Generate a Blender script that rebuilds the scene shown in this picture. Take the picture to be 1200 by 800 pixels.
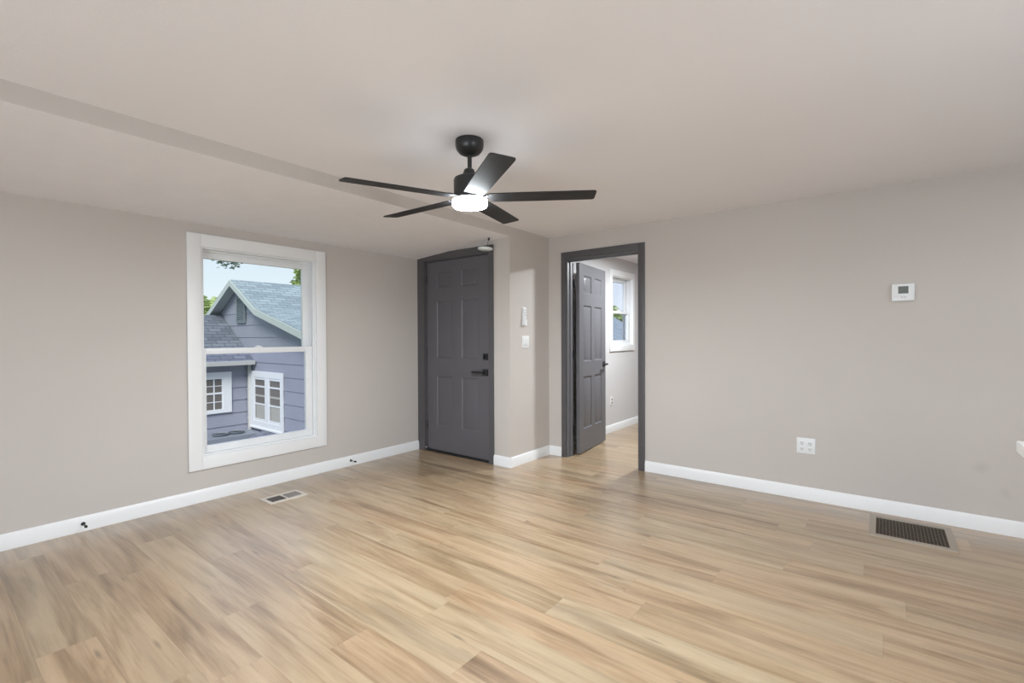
import bpy, bmesh, math, random
from mathutils import Vector, Matrix
random.seed(7)
for o in list(bpy.data.objects): bpy.data.objects.remove(o)
S = bpy.context.scene
COL = S.collection

# ------------------------------------------------------------------ camera
cam_d = bpy.data.cameras.new('camera'); cam = bpy.data.objects.new('camera', cam_d)
COL.objects.link(cam); S.camera = cam
cam_d.sensor_width = 36.0; cam_d.sensor_fit = 'HORIZONTAL'; cam_d.lens = 36.0 * 557.29 / 1200.0
cam_d.clip_start = 0.02; cam_d.clip_end = 300
YAW, PIT, ROL = (math.radians(v) for v in (37.9254, -0.5645, -0.2248))
F = Vector((-math.sin(YAW) * math.cos(PIT), math.cos(YAW) * math.cos(PIT), math.sin(PIT)))
R = Vector((math.cos(YAW), math.sin(YAW), 0)); U = R.cross(F)
R2 = R * math.cos(ROL) + U * math.sin(ROL); U2 = -R * math.sin(ROL) + U * math.cos(ROL)
M3 = Matrix((R2, U2, -F)).transposed()
cam.matrix_world = Matrix.Translation((0, 0, 1.24)) @ M3.to_4x4()

# ------------------------------------------------------------------ world, exposure, big lights
vs = S.view_settings
vs.view_transform = 'Standard'; vs.look = 'None'; vs.gamma = 1.0; vs.use_curve_mapping = False
vs.exposure = 0.61
SKY_STRENGTH = 0.89
W = bpy.data.worlds.new('overcast_sky'); S.world = W; W.use_nodes = True
wn = W.node_tree.nodes; wl = W.node_tree.links
bg = wn['Background']; tc = wn.new('ShaderNodeTexCoord'); sx = wn.new('ShaderNodeSeparateXYZ')
cr = wn.new('ShaderNodeValToRGB')
wl.new(tc.outputs['Generated'], sx.inputs[0]); wl.new(sx.outputs['Z'], cr.inputs[0]); wl.new(cr.outputs[0], bg.inputs[0])
cr.color_ramp.elements[0].position = 0.0; cr.color_ramp.elements[0].color = (.80, .83, .88, 1)
cr.color_ramp.elements[1].position = .28; cr.color_ramp.elements[1].color = (.46, .56, .76, 1)
e = cr.color_ramp.elements.new(.07); e.color = (.67, .74, .85, 1)
bg.inputs[1].default_value = SKY_STRENGTH

def area_lamp(name, loc, size, power, col, aim, parent=None, spread=180):
    d = bpy.data.lights.new(name, 'AREA'); d.shape = 'RECTANGLE'; d.size, d.size_y = size
    d.energy = power; d.color = col; d.spread = math.radians(spread)
    o = bpy.data.objects.new(name, d); COL.objects.link(o); o.location = loc
    o.rotation_euler = Vector(aim).to_track_quat('-Z', 'Y').to_euler()
    if parent: o.parent = parent
    return o
P_FILL_NEAR = 18.0      # added round fill lamp near the camera
P_FILL_RIGHT = 7.0        # added round fill lamp beyond the right edge
sun_d = bpy.data.lights.new('hazy_sun', 'SUN'); sun_d.energy = 2.2; sun_d.angle = math.radians(25); sun_d.color = (1, .97, .93)
sun = bpy.data.objects.new('hazy_sun', sun_d); COL.objects.link(sun)
sun.rotation_euler = Vector((-.55, .55, -.75)).to_track_quat('-Z', 'Y').to_euler()
P_FILL_BACK = 72.0      # added upward fill from outside the back window
P_BEDROOM = 41.0      # bedroom ceiling lamp
P_FAN = 33.0          # downward light of the fan's LED disc
P_FILL_SIDE = 56.0         # added upward fill from outside the side window
LCOL = (.88, .95, 1.0)
E_FAN = 36.0          # emission of the fan's diffuser

# ------------------------------------------------------------------ materials
MATS = {}
def new_mat(name):
    m = bpy.data.materials.new(name); m.use_nodes = True; MATS[name] = m
    return m, m.node_tree.nodes, m.node_tree.links, m.node_tree.nodes['Principled BSDF']
def simple(name, col, rough=.5, metal=0, spec=.5, bump=0, bscale=200, var=0, vscale=3, coat=0):
    m, n, l, b = new_mat(name)
    b.inputs['Base Color'].default_value = (*col, 1); b.inputs['Roughness'].default_value = rough
    b.inputs['Metallic'].default_value = metal; b.inputs['Specular IOR Level'].default_value = spec
    b.inputs['Coat Weight'].default_value = coat
    t = n.new('ShaderNodeTexCoord')
    if var:
        nz = n.new('ShaderNodeTexNoise'); nz.inputs['Scale'].default_value = vscale; nz.inputs['Detail'].default_value = 4
        l.new(t.outputs['Object'], nz.inputs['Vector'])
        mx = n.new('ShaderNodeMix'); mx.data_type = 'RGBA'; mx.blend_type = 'MULTIPLY'
        rp = n.new('ShaderNodeMapRange'); rp.inputs[1].default_value = .3; rp.inputs[2].default_value = .7
        rp.inputs[3].default_value = 1 - var; rp.inputs[4].default_value = 1
        l.new(nz.outputs['Fac'], rp.inputs[0])
        mx.inputs[0].default_value = 1; mx.inputs[6].default_value = (*col, 1)
        l.new(rp.outputs[0], mx.inputs[7]); l.new(mx.outputs[2], b.inputs['Base Color'])
    if bump:
        nz = n.new('ShaderNodeTexNoise'); nz.inputs['Scale'].default_value = bscale; nz.inputs['Detail'].default_value = 3
        l.new(t.outputs['Object'], nz.inputs['Vector'])
        bp = n.new('ShaderNodeBump'); bp.inputs['Strength'].default_value = bump; bp.inputs['Distance'].default_value = .004
        l.new(nz.outputs['Fac'], bp.inputs['Height']); l.new(bp.outputs[0], b.inputs['Normal'])
    return m
def emit(name, col, strength):
    m, n, l, b = new_mat(name)
    b.inputs['Base Color'].default_value = (.8, .8, .8, 1)
    b.inputs['Emission Color'].default_value = (*col, 1); b.inputs['Emission Strength'].default_value = strength
    return m
def glass(name, tint, refl=.06):
    m, n, l, b = new_mat(name); n.remove(b)
    tr = n.new('ShaderNodeBsdfTransparent'); tr.inputs[0].default_value = (*tint, 1)
    gl = n.new('ShaderNodeBsdfGlossy'); gl.inputs['Roughness'].default_value = .02
    fr = n.new('ShaderNodeLayerWeight'); fr.inputs[0].default_value = .25
    mu = n.new('ShaderNodeMath'); mu.operation = 'MULTIPLY'; mu.inputs[1].default_value = refl * 4
    l.new(fr.outputs['Fresnel'], mu.inputs[0])
    mx = n.new('ShaderNodeMixShader'); l.new(mu.outputs[0], mx.inputs[0]); l.new(tr.outputs[0], mx.inputs[1]); l.new(gl.outputs[0], mx.inputs[2])
    l.new(mx.outputs[0], n['Material Output'].inputs[0])
    return m

WALLC = (.556, .512, .476)
m_wall = simple('greige_wall_paint', WALLC, .62, spec=.35, bump=.12, bscale=260, var=.03, vscale=1.3)
def smudges(m, spots):
    n, l = m.node_tree.nodes, m.node_tree.links; b = n['Principled BSDF']
    src = b.inputs['Base Color'].links[0].from_socket; t = n.new('ShaderNodeTexCoord')
    nz = n.new('ShaderNodeTexNoise'); nz.inputs['Scale'].default_value = 18; l.new(t.outputs['Object'], nz.inputs['Vector'])
    for (p, rad, dk) in spots:
        d = n.new('ShaderNodeVectorMath'); d.operation = 'DISTANCE'; l.new(t.outputs['Object'], d.inputs[0]); d.inputs[1].default_value = p
        a = n.new('ShaderNodeMath'); a.operation = 'MULTIPLY_ADD'; l.new(nz.outputs['Fac'], a.inputs[0]); a.inputs[1].default_value = .05; l.new(d.outputs['Value'], a.inputs[2])
        r_ = n.new('ShaderNodeMapRange'); r_.interpolation_type = 'SMOOTHSTEP'; l.new(a.outputs[0], r_.inputs[0])
        r_.inputs[1].default_value = .02; r_.inputs[2].default_value = rad + .025; r_.inputs[3].default_value = 1 - dk; r_.inputs[4].default_value = 1
        x = n.new('ShaderNodeMix'); x.data_type = 'RGBA'; x.blend_type = 'MULTIPLY'; x.inputs[0].default_value = 1
        l.new(src, x.inputs[6]); l.new(r_.outputs[0], x.inputs[7]); src = x.outputs[2]
    l.new(src, b.inputs['Base Color'])
smudges(m_wall, [((.497, 4.199, .398), .06, .10), ((.603, 4.199, .262), .045, .08)])   # faint scuffs on the right wall
m_bed = simple('pale_bedroom_paint', (.60, .585, .585), .65, spec=.3, bump=.1, bscale=260)
m_ceil = simple('ceiling_paint', (.84, .82, .84), .8, spec=.2, bump=.15, bscale=120, var=.02, vscale=1.5)
m_ceil2 = simple('textured_ceiling_paint', (.84, .82, .84), .8, spec=.2, bump=.55, bscale=85, var=.03, vscale=6)
m_white = simple('white_trim_paint', (.80, .80, .80), .38, spec=.45)
m_vinyl = simple('white_vinyl', (.78, .79, .80), .4)
m_dark = simple('charcoal_casing_paint', (.085, .080, .085), .42, spec=.5)
m_door = simple('charcoal_door_paint', (.105, .101, .112), .38, spec=.5, bump=.08, bscale=90)
m_door2 = simple('grey_interior_door_paint', (.125, .122, .132), .4, spec=.5, bump=.08, bscale=90)
m_black = simple('matte_black_metal', (.012, .012, .013), .38, spec=.5)
m_fan = simple('black_fan_finish', (.018, .018, .019), .36, spec=.5)
m_blade = simple('dark_blade_finish', (.028, .027, .028), .6, spec=.3, var=.3, vscale=12)
m_plast = simple('white_plastic', (.76, .77, .77), .35)
m_greyscr = simple('grey_lcd', (.09, .10, .085), .25)
m_slot = simple('dark_slot', (.05, .05, .05), .6)
m_seal = simple('black_rubber', (.012, .012, .012), .7)
m_reg = simple('tan_register_metal', (.33, .28, .225), .42, spec=.5)
m_regbar = simple('brown_register_grid', (.13, .10, .07), .5)
m_reg2 = simple('cream_register_metal', (.60, .54, .47), .42)
m_louv = simple('grey_louver', (.30, .27, .245), .5)
m_duct = simple('dark_duct', (.012, .011, .010), .8)
m_count = simple('white_counter_quartz', (.86, .86, .85), .25, var=.04, vscale=9)
m_cab = simple('white_cabinet_paint', (.75, .75, .74), .4)
m_glass = glass('window_glass', (.96, .97, .98), .05)
m_glassup = glass('upper_window_glass', (.945, .965, .925), .06)
m_fanlit = emit('fan_light_diffuser', (.88, .955, 1.0), E_FAN)
m_lamp = emit('ceiling_lamp_diffuser', (.95, .97, 1.0), 13.0)
m_smoke = simple('smoke_detector_plastic', (.78, .84, .83), .35)
m_nail = simple('steel', (.6, .6, .6), .3, metal=1)

def floor_mat():
    m, n, l, b = new_mat('oak_plank_floor')
    W_, L_ = .182, 1.22
    def math_(op, a, bb=None, c=None):
        x = n.new('ShaderNodeMath'); x.operation = op
        for i, v in enumerate((a, bb, c)):
            if v is None: continue
            if isinstance(v, (int, float)): x.inputs[i].default_value = v
            else: l.new(v, x.inputs[i])
        return x.outputs[0]
    def white(v1, v2=None):
        c = n.new('ShaderNodeCombineXYZ'); l.new(v1, c.inputs[0])
        if v2 is not None: l.new(v2, c.inputs[1])
        w = n.new('ShaderNodeTexWhiteNoise'); w.noise_dimensions = '2D'; l.new(c.outputs[0], w.inputs['Vector'])
        return w.outputs['Value'], w.outputs['Color']
    t = n.new('ShaderNodeTexCoord'); s = n.new('ShaderNodeSeparateXYZ'); l.new(t.outputs['Object'], s.inputs[0])
    X, Y = s.outputs[0], s.outputs[1]
    yr = math_('DIVIDE', math_('ADD', Y, .06), W_); row = math_('FLOOR', yr); fy = math_('FRACT', yr)
    off, _ = white(row)
    xr = math_('DIVIDE', math_('ADD', X, math_('MULTIPLY', off, L_)), L_); cl = math_('FLOOR', xr); fx = math_('FRACT', xr)
    rid, rcol = white(row, cl)
    # grain coordinates, shifted per plank
    def coords(sx_, sy_, k):
        c = n.new('ShaderNodeCombineXYZ')
        l.new(math_('MULTIPLY_ADD', X, sx_, math_('MULTIPLY', rid, 37.0 * k)), c.inputs[0])
        l.new(math_('MULTIPLY_ADD', Y, sy_, math_('MULTIPLY', rid, 91.0 * k)), c.inputs[1])
        l.new(math_('MULTIPLY', rid, 13.0), c.inputs[2]); return c.outputs[0]
    def noise(v, det, rough=.55, dist=0):
        z = n.new('ShaderNodeTexNoise'); z.inputs['Scale'].default_value = 1; z.inputs['Detail'].default_value = det
        z.inputs['Roughness'].default_value = rough; z.inputs['Distortion'].default_value = dist
        l.new(v, z.inputs['Vector']); return z.outputs['Fac']
    fine = noise(coords(3.2, 95.0, 1), 5, .65, .3)
    broad = noise(coords(1.15, 12.5, 1.7), 4, .55, .9)
    blotch = noise(coords(1.1, 9.0, .6), 2, .5, .8)
    knots = n.new('ShaderNodeTexVoronoi'); knots.inputs['Scale'].default_value = 1; knots.inputs['Randomness'].default_value = 1
    l.new(coords(1.7, 10.0, 1.3), knots.inputs['Vector'])
    def mr(v, a, c, d, e_):
        x = n.new('ShaderNodeMapRange'); l.new(v, x.inputs[0])
        for i, q in enumerate((a, c, d, e_)): x.inputs[1 + i].default_value = q
        return x.outputs[0]
    ramp = n.new('ShaderNodeValToRGB'); els = ramp.color_ramp.elements
    els[0].position = .29; els[0].color = (.165, .100, .050, 1)
    els[1].position = .74; els[1].color = (.490, .372, .240, 1)
    a_ = els.new(.43); a_.color = (.305, .203, .112, 1)
    a_ = els.new(.54); a_.color = (.400, .287, .175, 1)
    v = math_('ADD', math_('MULTIPLY', broad, .66), math_('MULTIPLY', fine, .34))
    v = math_('ADD', v, math_('MULTIPLY', math_('SUBTRACT', rid, .5), .09))
    l.new(v, ramp.inputs[0])
    def mul(c, f):
        x = n.new('ShaderNodeMix'); x.data_type = 'RGBA'; x.blend_type = 'MULTIPLY'; x.inputs[0].default_value = 1
        l.new(c, x.inputs[6]); l.new(f, x.inputs[7]); return x.outputs[2]
    c = mul(ramp.outputs[0], mr(blotch, .28, .48, .76, 1.0))
    c = mul(c, mr(knots.outputs['Distance'], .02, .11, .50, 1.0))
    # pinkish / greyish drift between planks
    hue = n.new('ShaderNodeMix'); hue.data_type = 'RGBA'; hue.blend_type = 'MIX'
    _, rc2 = white(cl, row)
    l.new(mr(_, 0, 1, 0, 1), hue.inputs[0]); hue.inputs[6].default_value = (1.03, .985, .95, 1); hue.inputs[7].default_value = (.97, 1.0, 1.0, 1)
    x = n.new('ShaderNodeMix'); x.data_type = 'RGBA'; x.blend_type = 'MULTIPLY'; x.inputs[0].default_value = 1
    l.new(c, x.inputs[6]); l.new(hue.outputs[2], x.inputs[7]); c = x.outputs[2]
    # seams
    ey = math_('MULTIPLY', math_('MINIMUM', fy, math_('SUBTRACT', 1.0, fy)), W_)
    ex = math_('MULTIPLY', math_('MINIMUM', fx, math_('SUBTRACT', 1.0, fx)), L_)
    ed = math_('MINIMUM', ey, ex)
    c = mul(c, mr(ed, .0004, .0014, .80, 1.0))
    l.new(c, b.inputs['Base Color'])
    b.inputs['Specular IOR Level'].default_value = .85
    b.inputs['Coat Weight'].default_value = .7; b.inputs['Coat Roughness'].default_value = .30
    rr = mr(fine, .3, .7, .28, .38); l.new(rr, b.inputs['Roughness'])
    bp = n.new('ShaderNodeBump'); bp.inputs['Strength'].default_value = .12; bp.inputs['Distance'].default_value = .0015
    l.new(math_('ADD', mr(ed, .0, .002, 0, 1), math_('MULTIPLY', fine, .6)), bp.inputs['Height']); l.new(bp.outputs[0], b.inputs['Normal'])
    return m
m_floor = floor_mat()

def shingle_mat(name, c1, c2, c3):
    m, n, l, b = new_mat(name)
    t = n.new('ShaderNodeTexCoord'); mp = n.new('ShaderNodeMapping'); mp.inputs['Rotation'].default_value = (0, 0, math.pi / 2)
    br = n.new('ShaderNodeTexBrick'); br.inputs['Scale'].default_value = 1
    br.inputs['Brick Width'].default_value = .24; br.inputs['Row Height'].default_value = .10; br.inputs['Mortar Size'].default_value = .008
    br.inputs['Color1'].default_value = (*c1, 1); br.inputs['Color2'].default_value = (*c2, 1); br.inputs['Mortar'].default_value = (*c3, 1)
    l.new(t.outputs['Object'], mp.inputs[0]); l.new(mp.outputs[0], br.inputs['Vector']); l.new(br.outputs['Color'], b.inputs['Base Color'])
    b.inputs['Roughness'].default_value = .9
    return m
m_shing = shingle_mat('grey_roof_shingles', (.36, .42, .47), (.24, .29, .34), (.16, .19, .22))
m_shing2 = shingle_mat('dark_roof_shingles', (.21, .23, .29), (.13, .145, .19), (.08, .09, .11))
m_siding = simple('slate_blue_siding', (.33, .345, .42), .6, var=.1, vscale=2)
m_exttrim = simple('white_exterior_trim', (.80, .82, .84), .5)
m_fascia = simple('pale_grey_fascia', (.50, .54, .53), .5)
m_gutter = simple('cream_gutter', (.66, .66, .62), .5)
m_extglass = simple('neighbour_glass', (.17, .155, .14), .25, spec=.4)
m_blind = simple('white_blind', (.45, .44, .40), .7)
m_vent = simple('grey_gable_vent', (.20, .235, .26), .6)
m_leaf = simple('green_leaves', (.46, .58, .24), .6, var=.35, vscale=3)
m_leafd = simple('dark_leaves', (.24, .32, .27), .6, var=.4, vscale=6)
m_bark = simple('bark', (.10, .075, .055), .9, var=.3, vscale=8)
m_grass = simple('lawn', (.09, .15, .05), .9, var=.4, vscale=1.5)
m_pot = simple('grey_blue_planter', (.24, .27, .31), .6)
m_soil = simple('dark_soil', (.035, .04, .03), .9, var=.5, vscale=20)

# ------------------------------------------------------------------ mesh helpers
class MB:
    def __init__(s): s.bm = bmesh.new()
    def box(s, x0, x1, y0, y1, z0, z1, mi=0, M=None, bev=0):
        b2 = bmesh.new()
        vs_ = [b2.verts.new((x, y, z)) for x in (x0, x1) for y in (y0, y1) for z in (z0, z1)]
        for f in ((0, 1, 3, 2), (4, 6, 7, 5), (0, 4, 5, 1), (2, 3, 7, 6), (0, 2, 6, 4), (1, 5, 7, 3)):
            b2.faces.new([vs_[i] for i in f])
        if bev: bmesh.ops.bevel(b2, geom=list(b2.edges), offset=bev, segments=2, affect='EDGES', profile=.6)
        s._merge(b2, mi, M); return s
    def _merge(s, b2, mi, M, smooth=False):
        if M is not None: bmesh.ops.transform(b2, matrix=M, verts=b2.verts)
        bmesh.ops.recalc_face_normals(b2, faces=b2.faces)
        mp = {v: s.bm.verts.new(v.co) for v in b2.verts}
        for f in b2.faces:
            try:
                g = s.bm.faces.new([mp[v] for v in f.verts]); g.material_index = mi; g.smooth = smooth
            except ValueError: pass
        b2.free()
    def prism(s, poly, axis, a0, a1, mi=0, M=None):
        """poly: 2-D points in the two other axes (cyclic order xyz), extruded along axis"""
        b2 = bmesh.new()
        def P(u, v, a): return {'x': (a, u, v), 'y': (u, a, v), 'z': (u, v, a)}[axis]
        A = [b2.verts.new(P(u, v, a0)) for u, v in poly]; B = [b2.verts.new(P(u, v, a1)) for u, v in poly]
        b2.faces.new(A); b2.faces.new(B[::-1]); k = len(poly)
        for i in range(k): b2.faces.new((A[i], A[(i + 1) % k], B[(i + 1) % k], B[i]))
        s._merge(b2, mi, M); return s
    def lathe(s, prof, seg=40, mi=0, M=None):
        """prof: (r, z) pairs, closed at the axis if r == 0"""
        b2 = bmesh.new(); rings = []
        for r, z in prof:
            if r < 1e-6: rings.append([b2.verts.new((0, 0, z))])
            else: rings.append([b2.verts.new((r * math.cos(2 * math.pi * i / seg), r * math.sin(2 * math.pi * i / seg), z)) for i in range(seg)])
        for a, c in zip(rings, rings[1:]):
            for i in range(seg):
                j = (i + 1) % seg
                if len(a) == 1 and len(c) == 1: continue
                if len(a) == 1: b2.faces.new((a[0], c[i], c[j]))
                elif len(c) == 1: b2.faces.new((a[i], a[j], c[0]))
                else: b2.faces.new((a[i], a[j], c[j], c[i]))
        s._merge(b2, mi, M, smooth=True); return s
    def tube(s, p0, p1, r, seg=16, mi=0, r1=None):
        p0, p1 = Vector(p0), Vector(p1); d = p1 - p0; r1 = r if r1 is None else r1
        M = Matrix.Translation(p0) @ d.to_track_quat('Z', 'Y').to_matrix().to_4x4()
        return s.lathe([(0, 0), (r, 0), (r1, d.length), (0, d.length)], seg, mi, M)
    def build(s, name, mats, parent=None, label=None, sharp=35):
        me = bpy.data.meshes.new(name); s.bm.to_mesh(me); s.bm.free()
        for m in (mats if isinstance(mats, (list, tuple)) else [mats]): me.materials.append(m)
        o = bpy.data.objects.new(name, me); COL.objects.link(o)
        if parent: o.parent = parent
        if label: o['label'] = label
        me.set_sharp_from_angle(angle=math.radians(sharp))
        return o
def tag(o, label, cat=None, group=None, kind=None):
    o['label'] = label
    if cat: o['category'] = cat
    if group: o['group'] = group
    if kind: o['kind'] = kind
    return o
def struct(o, label, cat): return tag(o, label, cat, kind='structure')
def root(name, loc=(0, 0, 0), rz=0):
    o = bpy.data.objects.new(name, None); COL.objects.link(o); o.location = loc; o.rotation_euler = (0, 0, rz)
    o.empty_display_size = .1
    return o
def wall_x(x0, x1, ya, yb, za, zb, holes):
    """wall slab of thickness x0..x1 running along y, rectangular holes (y0,y1,z0,z1)"""
    mb = MB(); y = ya
    for (h0, h1, g0, g1) in sorted(holes):
        if h0 > y: mb.box(x0, x1, y, h0, za, zb)
        if g0 > za: mb.box(x0, x1, h0, h1, za, g0)
        if g1 < zb: mb.box(x0, x1, h0, h1, g1, zb)
        y = h1
    if y < yb: mb.box(x0, x1, y, yb, za, zb)
    return mb
def wall_y(y0, y1, xa, xb, za, zb, holes):
    mb = MB(); x = xa
    for (h0, h1, g0, g1) in sorted(holes):
        if h0 > x: mb.box(x, h0, y0, y1, za, zb)
        if g0 > za: mb.box(h0, h1, y0, y1, za, g0)
        if g1 < zb: mb.box(h0, h1, y0, y1, g1, zb)
        x = h1
    if x < xb: mb.box(x, xb, y0, y1, za, zb)
    return mb

# ------------------------------------------------------------------ room shell
XL, XJ, YD, YR, H = -4.065, -2.777, 3.533, 4.199, 2.278
ZL, ZB = 2.100, 2.190
XK, YB = 2.70, -2.70                    # kitchen side wall, back wall
BX1, BY1 = 0.70, 8.0                    # bedroom extent
YR2 = YR + .115
WIN = (1.39, 2.315, .345, 1.930)        # left window opening
BWIN = (5.675, 6.30, 1.125, 2.035)      # bedroom window opening
DOOR = (-3.958, -3.028, -.12, 2.066)       # entry door opening
PASS = (-2.562, -1.776, -.12, 2.036)       # bedroom doorway

fl = MB().box(XL, XK + .1, YB - .1, YR2, -.12, 0).box(XJ, BX1 + .1, YR2, BY1 + .1, -.12, 0)
struct(fl.build('floor', m_floor), 'light oak wood plank floor running through the room and the bedroom beyond', 'floor')
cl = MB().box(XJ, XK + .1, YB - .1, YR2, H, H + .12).box(XJ, BX1 + .1, YR2, BY1 + .1, H, H + .12)
struct(cl.build('ceiling', m_ceil), 'flat pale main ceiling from which the fan hangs', 'ceiling')
lo = MB().prism([(XL - .135, ZL - .0095), (XJ - .0, ZB), (XJ - .0, H + .12), (XL - .135, H + .12)], 'y', YB - .1, YD + .115)
o = lo.build('ceiling', [m_ceil2, m_wall])
for p in o.data.polygons:
    if p.normal.x > .9: p.material_index = 1
struct(o, 'lower sloped textured ceiling strip above the window wall, dropping below the main ceiling', 'ceiling')
struct(wall_x(XL - .135, XL, YB - .1, YD + .115, -.12, ZL + .05, [WIN]).build('wall_left', m_wall), 'greige wall on the left holding the big window', 'wall')
struct(wall_y(YD, YD + .115, XL, XJ, -.12, ZB - .0001, [DOOR]).build('wall_entry', m_wall), 'short greige wall around the charcoal entry door', 'wall')
# top of the entry wall follows the sloped ceiling, the slab above closes it
struct(wall_x(XJ - .10, XJ, YD + .115, YR2, -.12, H, []).build('wall_jog', m_wall), 'greige side wall with light switch, stepping back from the entry door', 'wall')
struct(wall_x(XJ - .10, XJ, YR2, BY1 + .1, -.12, H, [BWIN]).build('wall_bedroom_left', m_bed), 'pale bedroom wall with small window seen through the doorway', 'wall')
o = wall_y(YR, YR2, XJ, XK + .1, -.12, H, [PASS]).build('wall_right', [m_wall, m_bed])
for p in o.data.polygons:
    if p.normal.y > .9: p.material_index = 1
struct(o, 'long greige wall on the right with bedroom doorway and thermostat', 'wall')
struct(wall_y(YB - .115, YB, XL - .135, XK + .1, -.12, H + .1, [(-3.3, -2.3, .5, 1.95), (-1.9, .9, .06, 2.0)]).build('wall_back', m_wall), 'greige wall behind the viewer with two windows', 'wall')
struct(wall_x(XK, XK + .115, YB, YR, -.12, H, [(0, 1.2, .95, 1.95)]).build('wall_kitchen', m_wall), 'greige kitchen side wall beyond the right edge', 'wall')
struct(wall_y(BY1, BY1 + .115, XJ, BX1 + .1, -.12, H, []).build('wall_bedroom_back', m_bed), 'pale far wall of the bedroom', 'wall')
struct(wall_x(BX1, BX1 + .115, YR2, BY1, -.12, H, []).build('wall_bedroom_right', m_bed), 'pale right wall of the bedroom', 'wall')

# baseboards -------------------------------------------------------
BBH = .096
prof = [(0, 0), (.015, 0), (.015, .070), (.011, .080), (.008, BBH - .004), (.004, BBH), (0, BBH)]
def bb_x(name, xw, y0, y1, lab, sgn=1):      # against a wall whose face is x = xw, room at +x
    struct(MB().prism([(xw + sgn * u, v) for u, v in prof], 'y', y0, y1).build(name, m_white), lab, 'baseboard')
def bb_y(name, yw, x0, x1, lab, sgn=-1):
    struct(MB().prism([(yw + sgn * u, v) for u, v in prof], 'x', x0, x1).build(name, m_white), lab, 'baseboard')
bb_x('baseboard_left', XL, YB, YD - .001, 'white baseboard running under the big window')
bb_y('baseboard_entry', YD, -2.974, XJ + .015, 'short white baseboard between entry door and wall corner')
bb_x('baseboard_jog', XJ, YD - .001, YR - .002, 'white baseboard on the short side wall under the light switch')
bb_y('baseboard_passage', YR, XJ + .015, -2.616, 'tiny white baseboard piece left of the bedroom doorway')
bb_y('baseboard_right', YR, -1.720, XK, 'long white baseboard on the right wall by the large floor register')
bb_x('baseboard_bedroom', XJ, YR2 + .02, BY1, 'white baseboard in the bedroom seen through the doorway')

# ------------------------------------------------------------------ double hung windows (in walls facing +x)
def dh_window(name, xw, op, cas, label, meet_z, lock=True):
    y0, y1, z0, z1 = op; cl_, cr_, cb, ct = cas
    r = root(name, (xw, (y0 + y1) / 2, z0)); struct(r, label, 'window')
    T = Matrix.Translation(-Vector(r.location))
    def B(mb, nm, mat, par=None):
        bmesh.ops.transform(mb.bm, matrix=T, verts=mb.bm.verts); return mb.build(nm, mat, par or r)
    c = MB(); t = .018
    c.box(xw, xw + t, y0 - cl_, y0, z0 - cb, z1 + ct, bev=.003).box(xw, xw + t, y1, y1 + cr_, z0 - cb, z1 + ct, bev=.003)
    c.box(xw, xw + t, y0, y1, z1, z1 + ct, bev=.003).box(xw, xw + t, y0, y1, z0 - cb, z0, bev=.003)
    B(c, 'window_casing', m_white)
    j = MB(); d = .132; q = .012
    j.box(xw - d, xw + .001, y0, y0 + q, z0, z1).box(xw - d, xw + .001, y1 - q, y1, z0, z1)
    j.box(xw - d, xw + .001, y0 + q, y1 - q, z1 - q, z1).box(xw - d, xw + .001, y0 + q, y1 - q, z0, z0 + q)
    # stops / tracks
    for ya, yb_ in ((y0 + q, y0 + q + .012), (y1 - q - .012, y1 - q)):
        j.box(xw - .020, xw - .008, ya, yb_, z0 + q, z1 - q)
        j.box(xw - .070, xw - .064, ya, yb_, z0 + q, z1 - q)
        j.box(xw - .122, xw - .112, ya, yb_, z0 + q, z1 - q)
    j.box(xw - .070, xw - .056, y0 + q, y1 - q, z1 - q - .014, z1 - q)
    B(j, 'window_frame', m_vinyl)
    def sash(xa, xb, za, zb, sl, sr, bt, tp, nm, g):
        s_ = MB(); a, b_ = y0 + q + .002, y1 - q - .002
        s_.box(xa, xb, a, a + sl, za, zb, bev=.003).box(xa, xb, b_ - sr, b_, za, zb, bev=.003)
        s_.box(xa, xb, a + sl - .002, b_ - sr + .002, za, za + bt, bev=.003).box(xa, xb, a + sl - .002, b_ - sr + .002, zb - tp, zb, bev=.003)
        so = B(s_, nm, m_vinyl)
        gl = MB().box((xa + xb) / 2 - .003, (xa + xb) / 2 + .003, a + sl - .006, b_ - sr + .006, za + bt - .006, zb - tp + .006)
        B(gl, 'window_pane', g, so)
        return so
    return r, B, sash, q
r, B, sash, q = dh_window('window_1', XL, WIN, (.092, .092, .100, .095), 'tall white framed double hung window looking onto the neighbouring house', 1.13)
# lower sash (inner track), upper sash (outer track)
sash(XL - .060, XL - .024, WIN[2] + q, 1.160, .030, .070, .055, .045, 'lower_sash', m_glass)
sash(XL - .108, XL - .074, 1.118, WIN[3] - q, .034, .068, .040, .062, 'upper_sash', m_glassup)
lk = MB().box(XL - .058, XL - .030, 1.80, 1.86, 1.160, 1.168, bev=.002).box(XL - .050, XL - .040, 1.815, 1.85, 1.168, 1.176, bev=.002)
B(lk, 'sash_lock', m_vinyl)
tb = MB().box(XL - .0235, XL - .020, WIN[0] + .014, WIN[0] + .022, WIN[3] - .055, WIN[3] - .02)
B(tb, 'tilt_latch', m_slot)
r, B, sash, q = dh_window('window_2', XJ, BWIN, (.075, .075, .080, .078), 'small white double hung window in the bedroom seen through the doorway', 1.55)
sash(XJ - .060, XJ - .024, BWIN[2] + q, 1.580, .030, .070, .05, .035, 'lower_sash', m_glass)
sash(XJ - .100, XJ - .074, 1.545, BWIN[3] - q, .030, .070, .035, .05, 'upper_sash', m_glass)
B(MB().box(XJ - .056, XJ - .030, 5.93, 5.99, 1.580, 1.592, bev=.002).box(XJ - .05, XJ - .04, 5.95, 5.975, 1.592, 1.604, bev=.002), 'sash_lock', m_vinyl)

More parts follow.
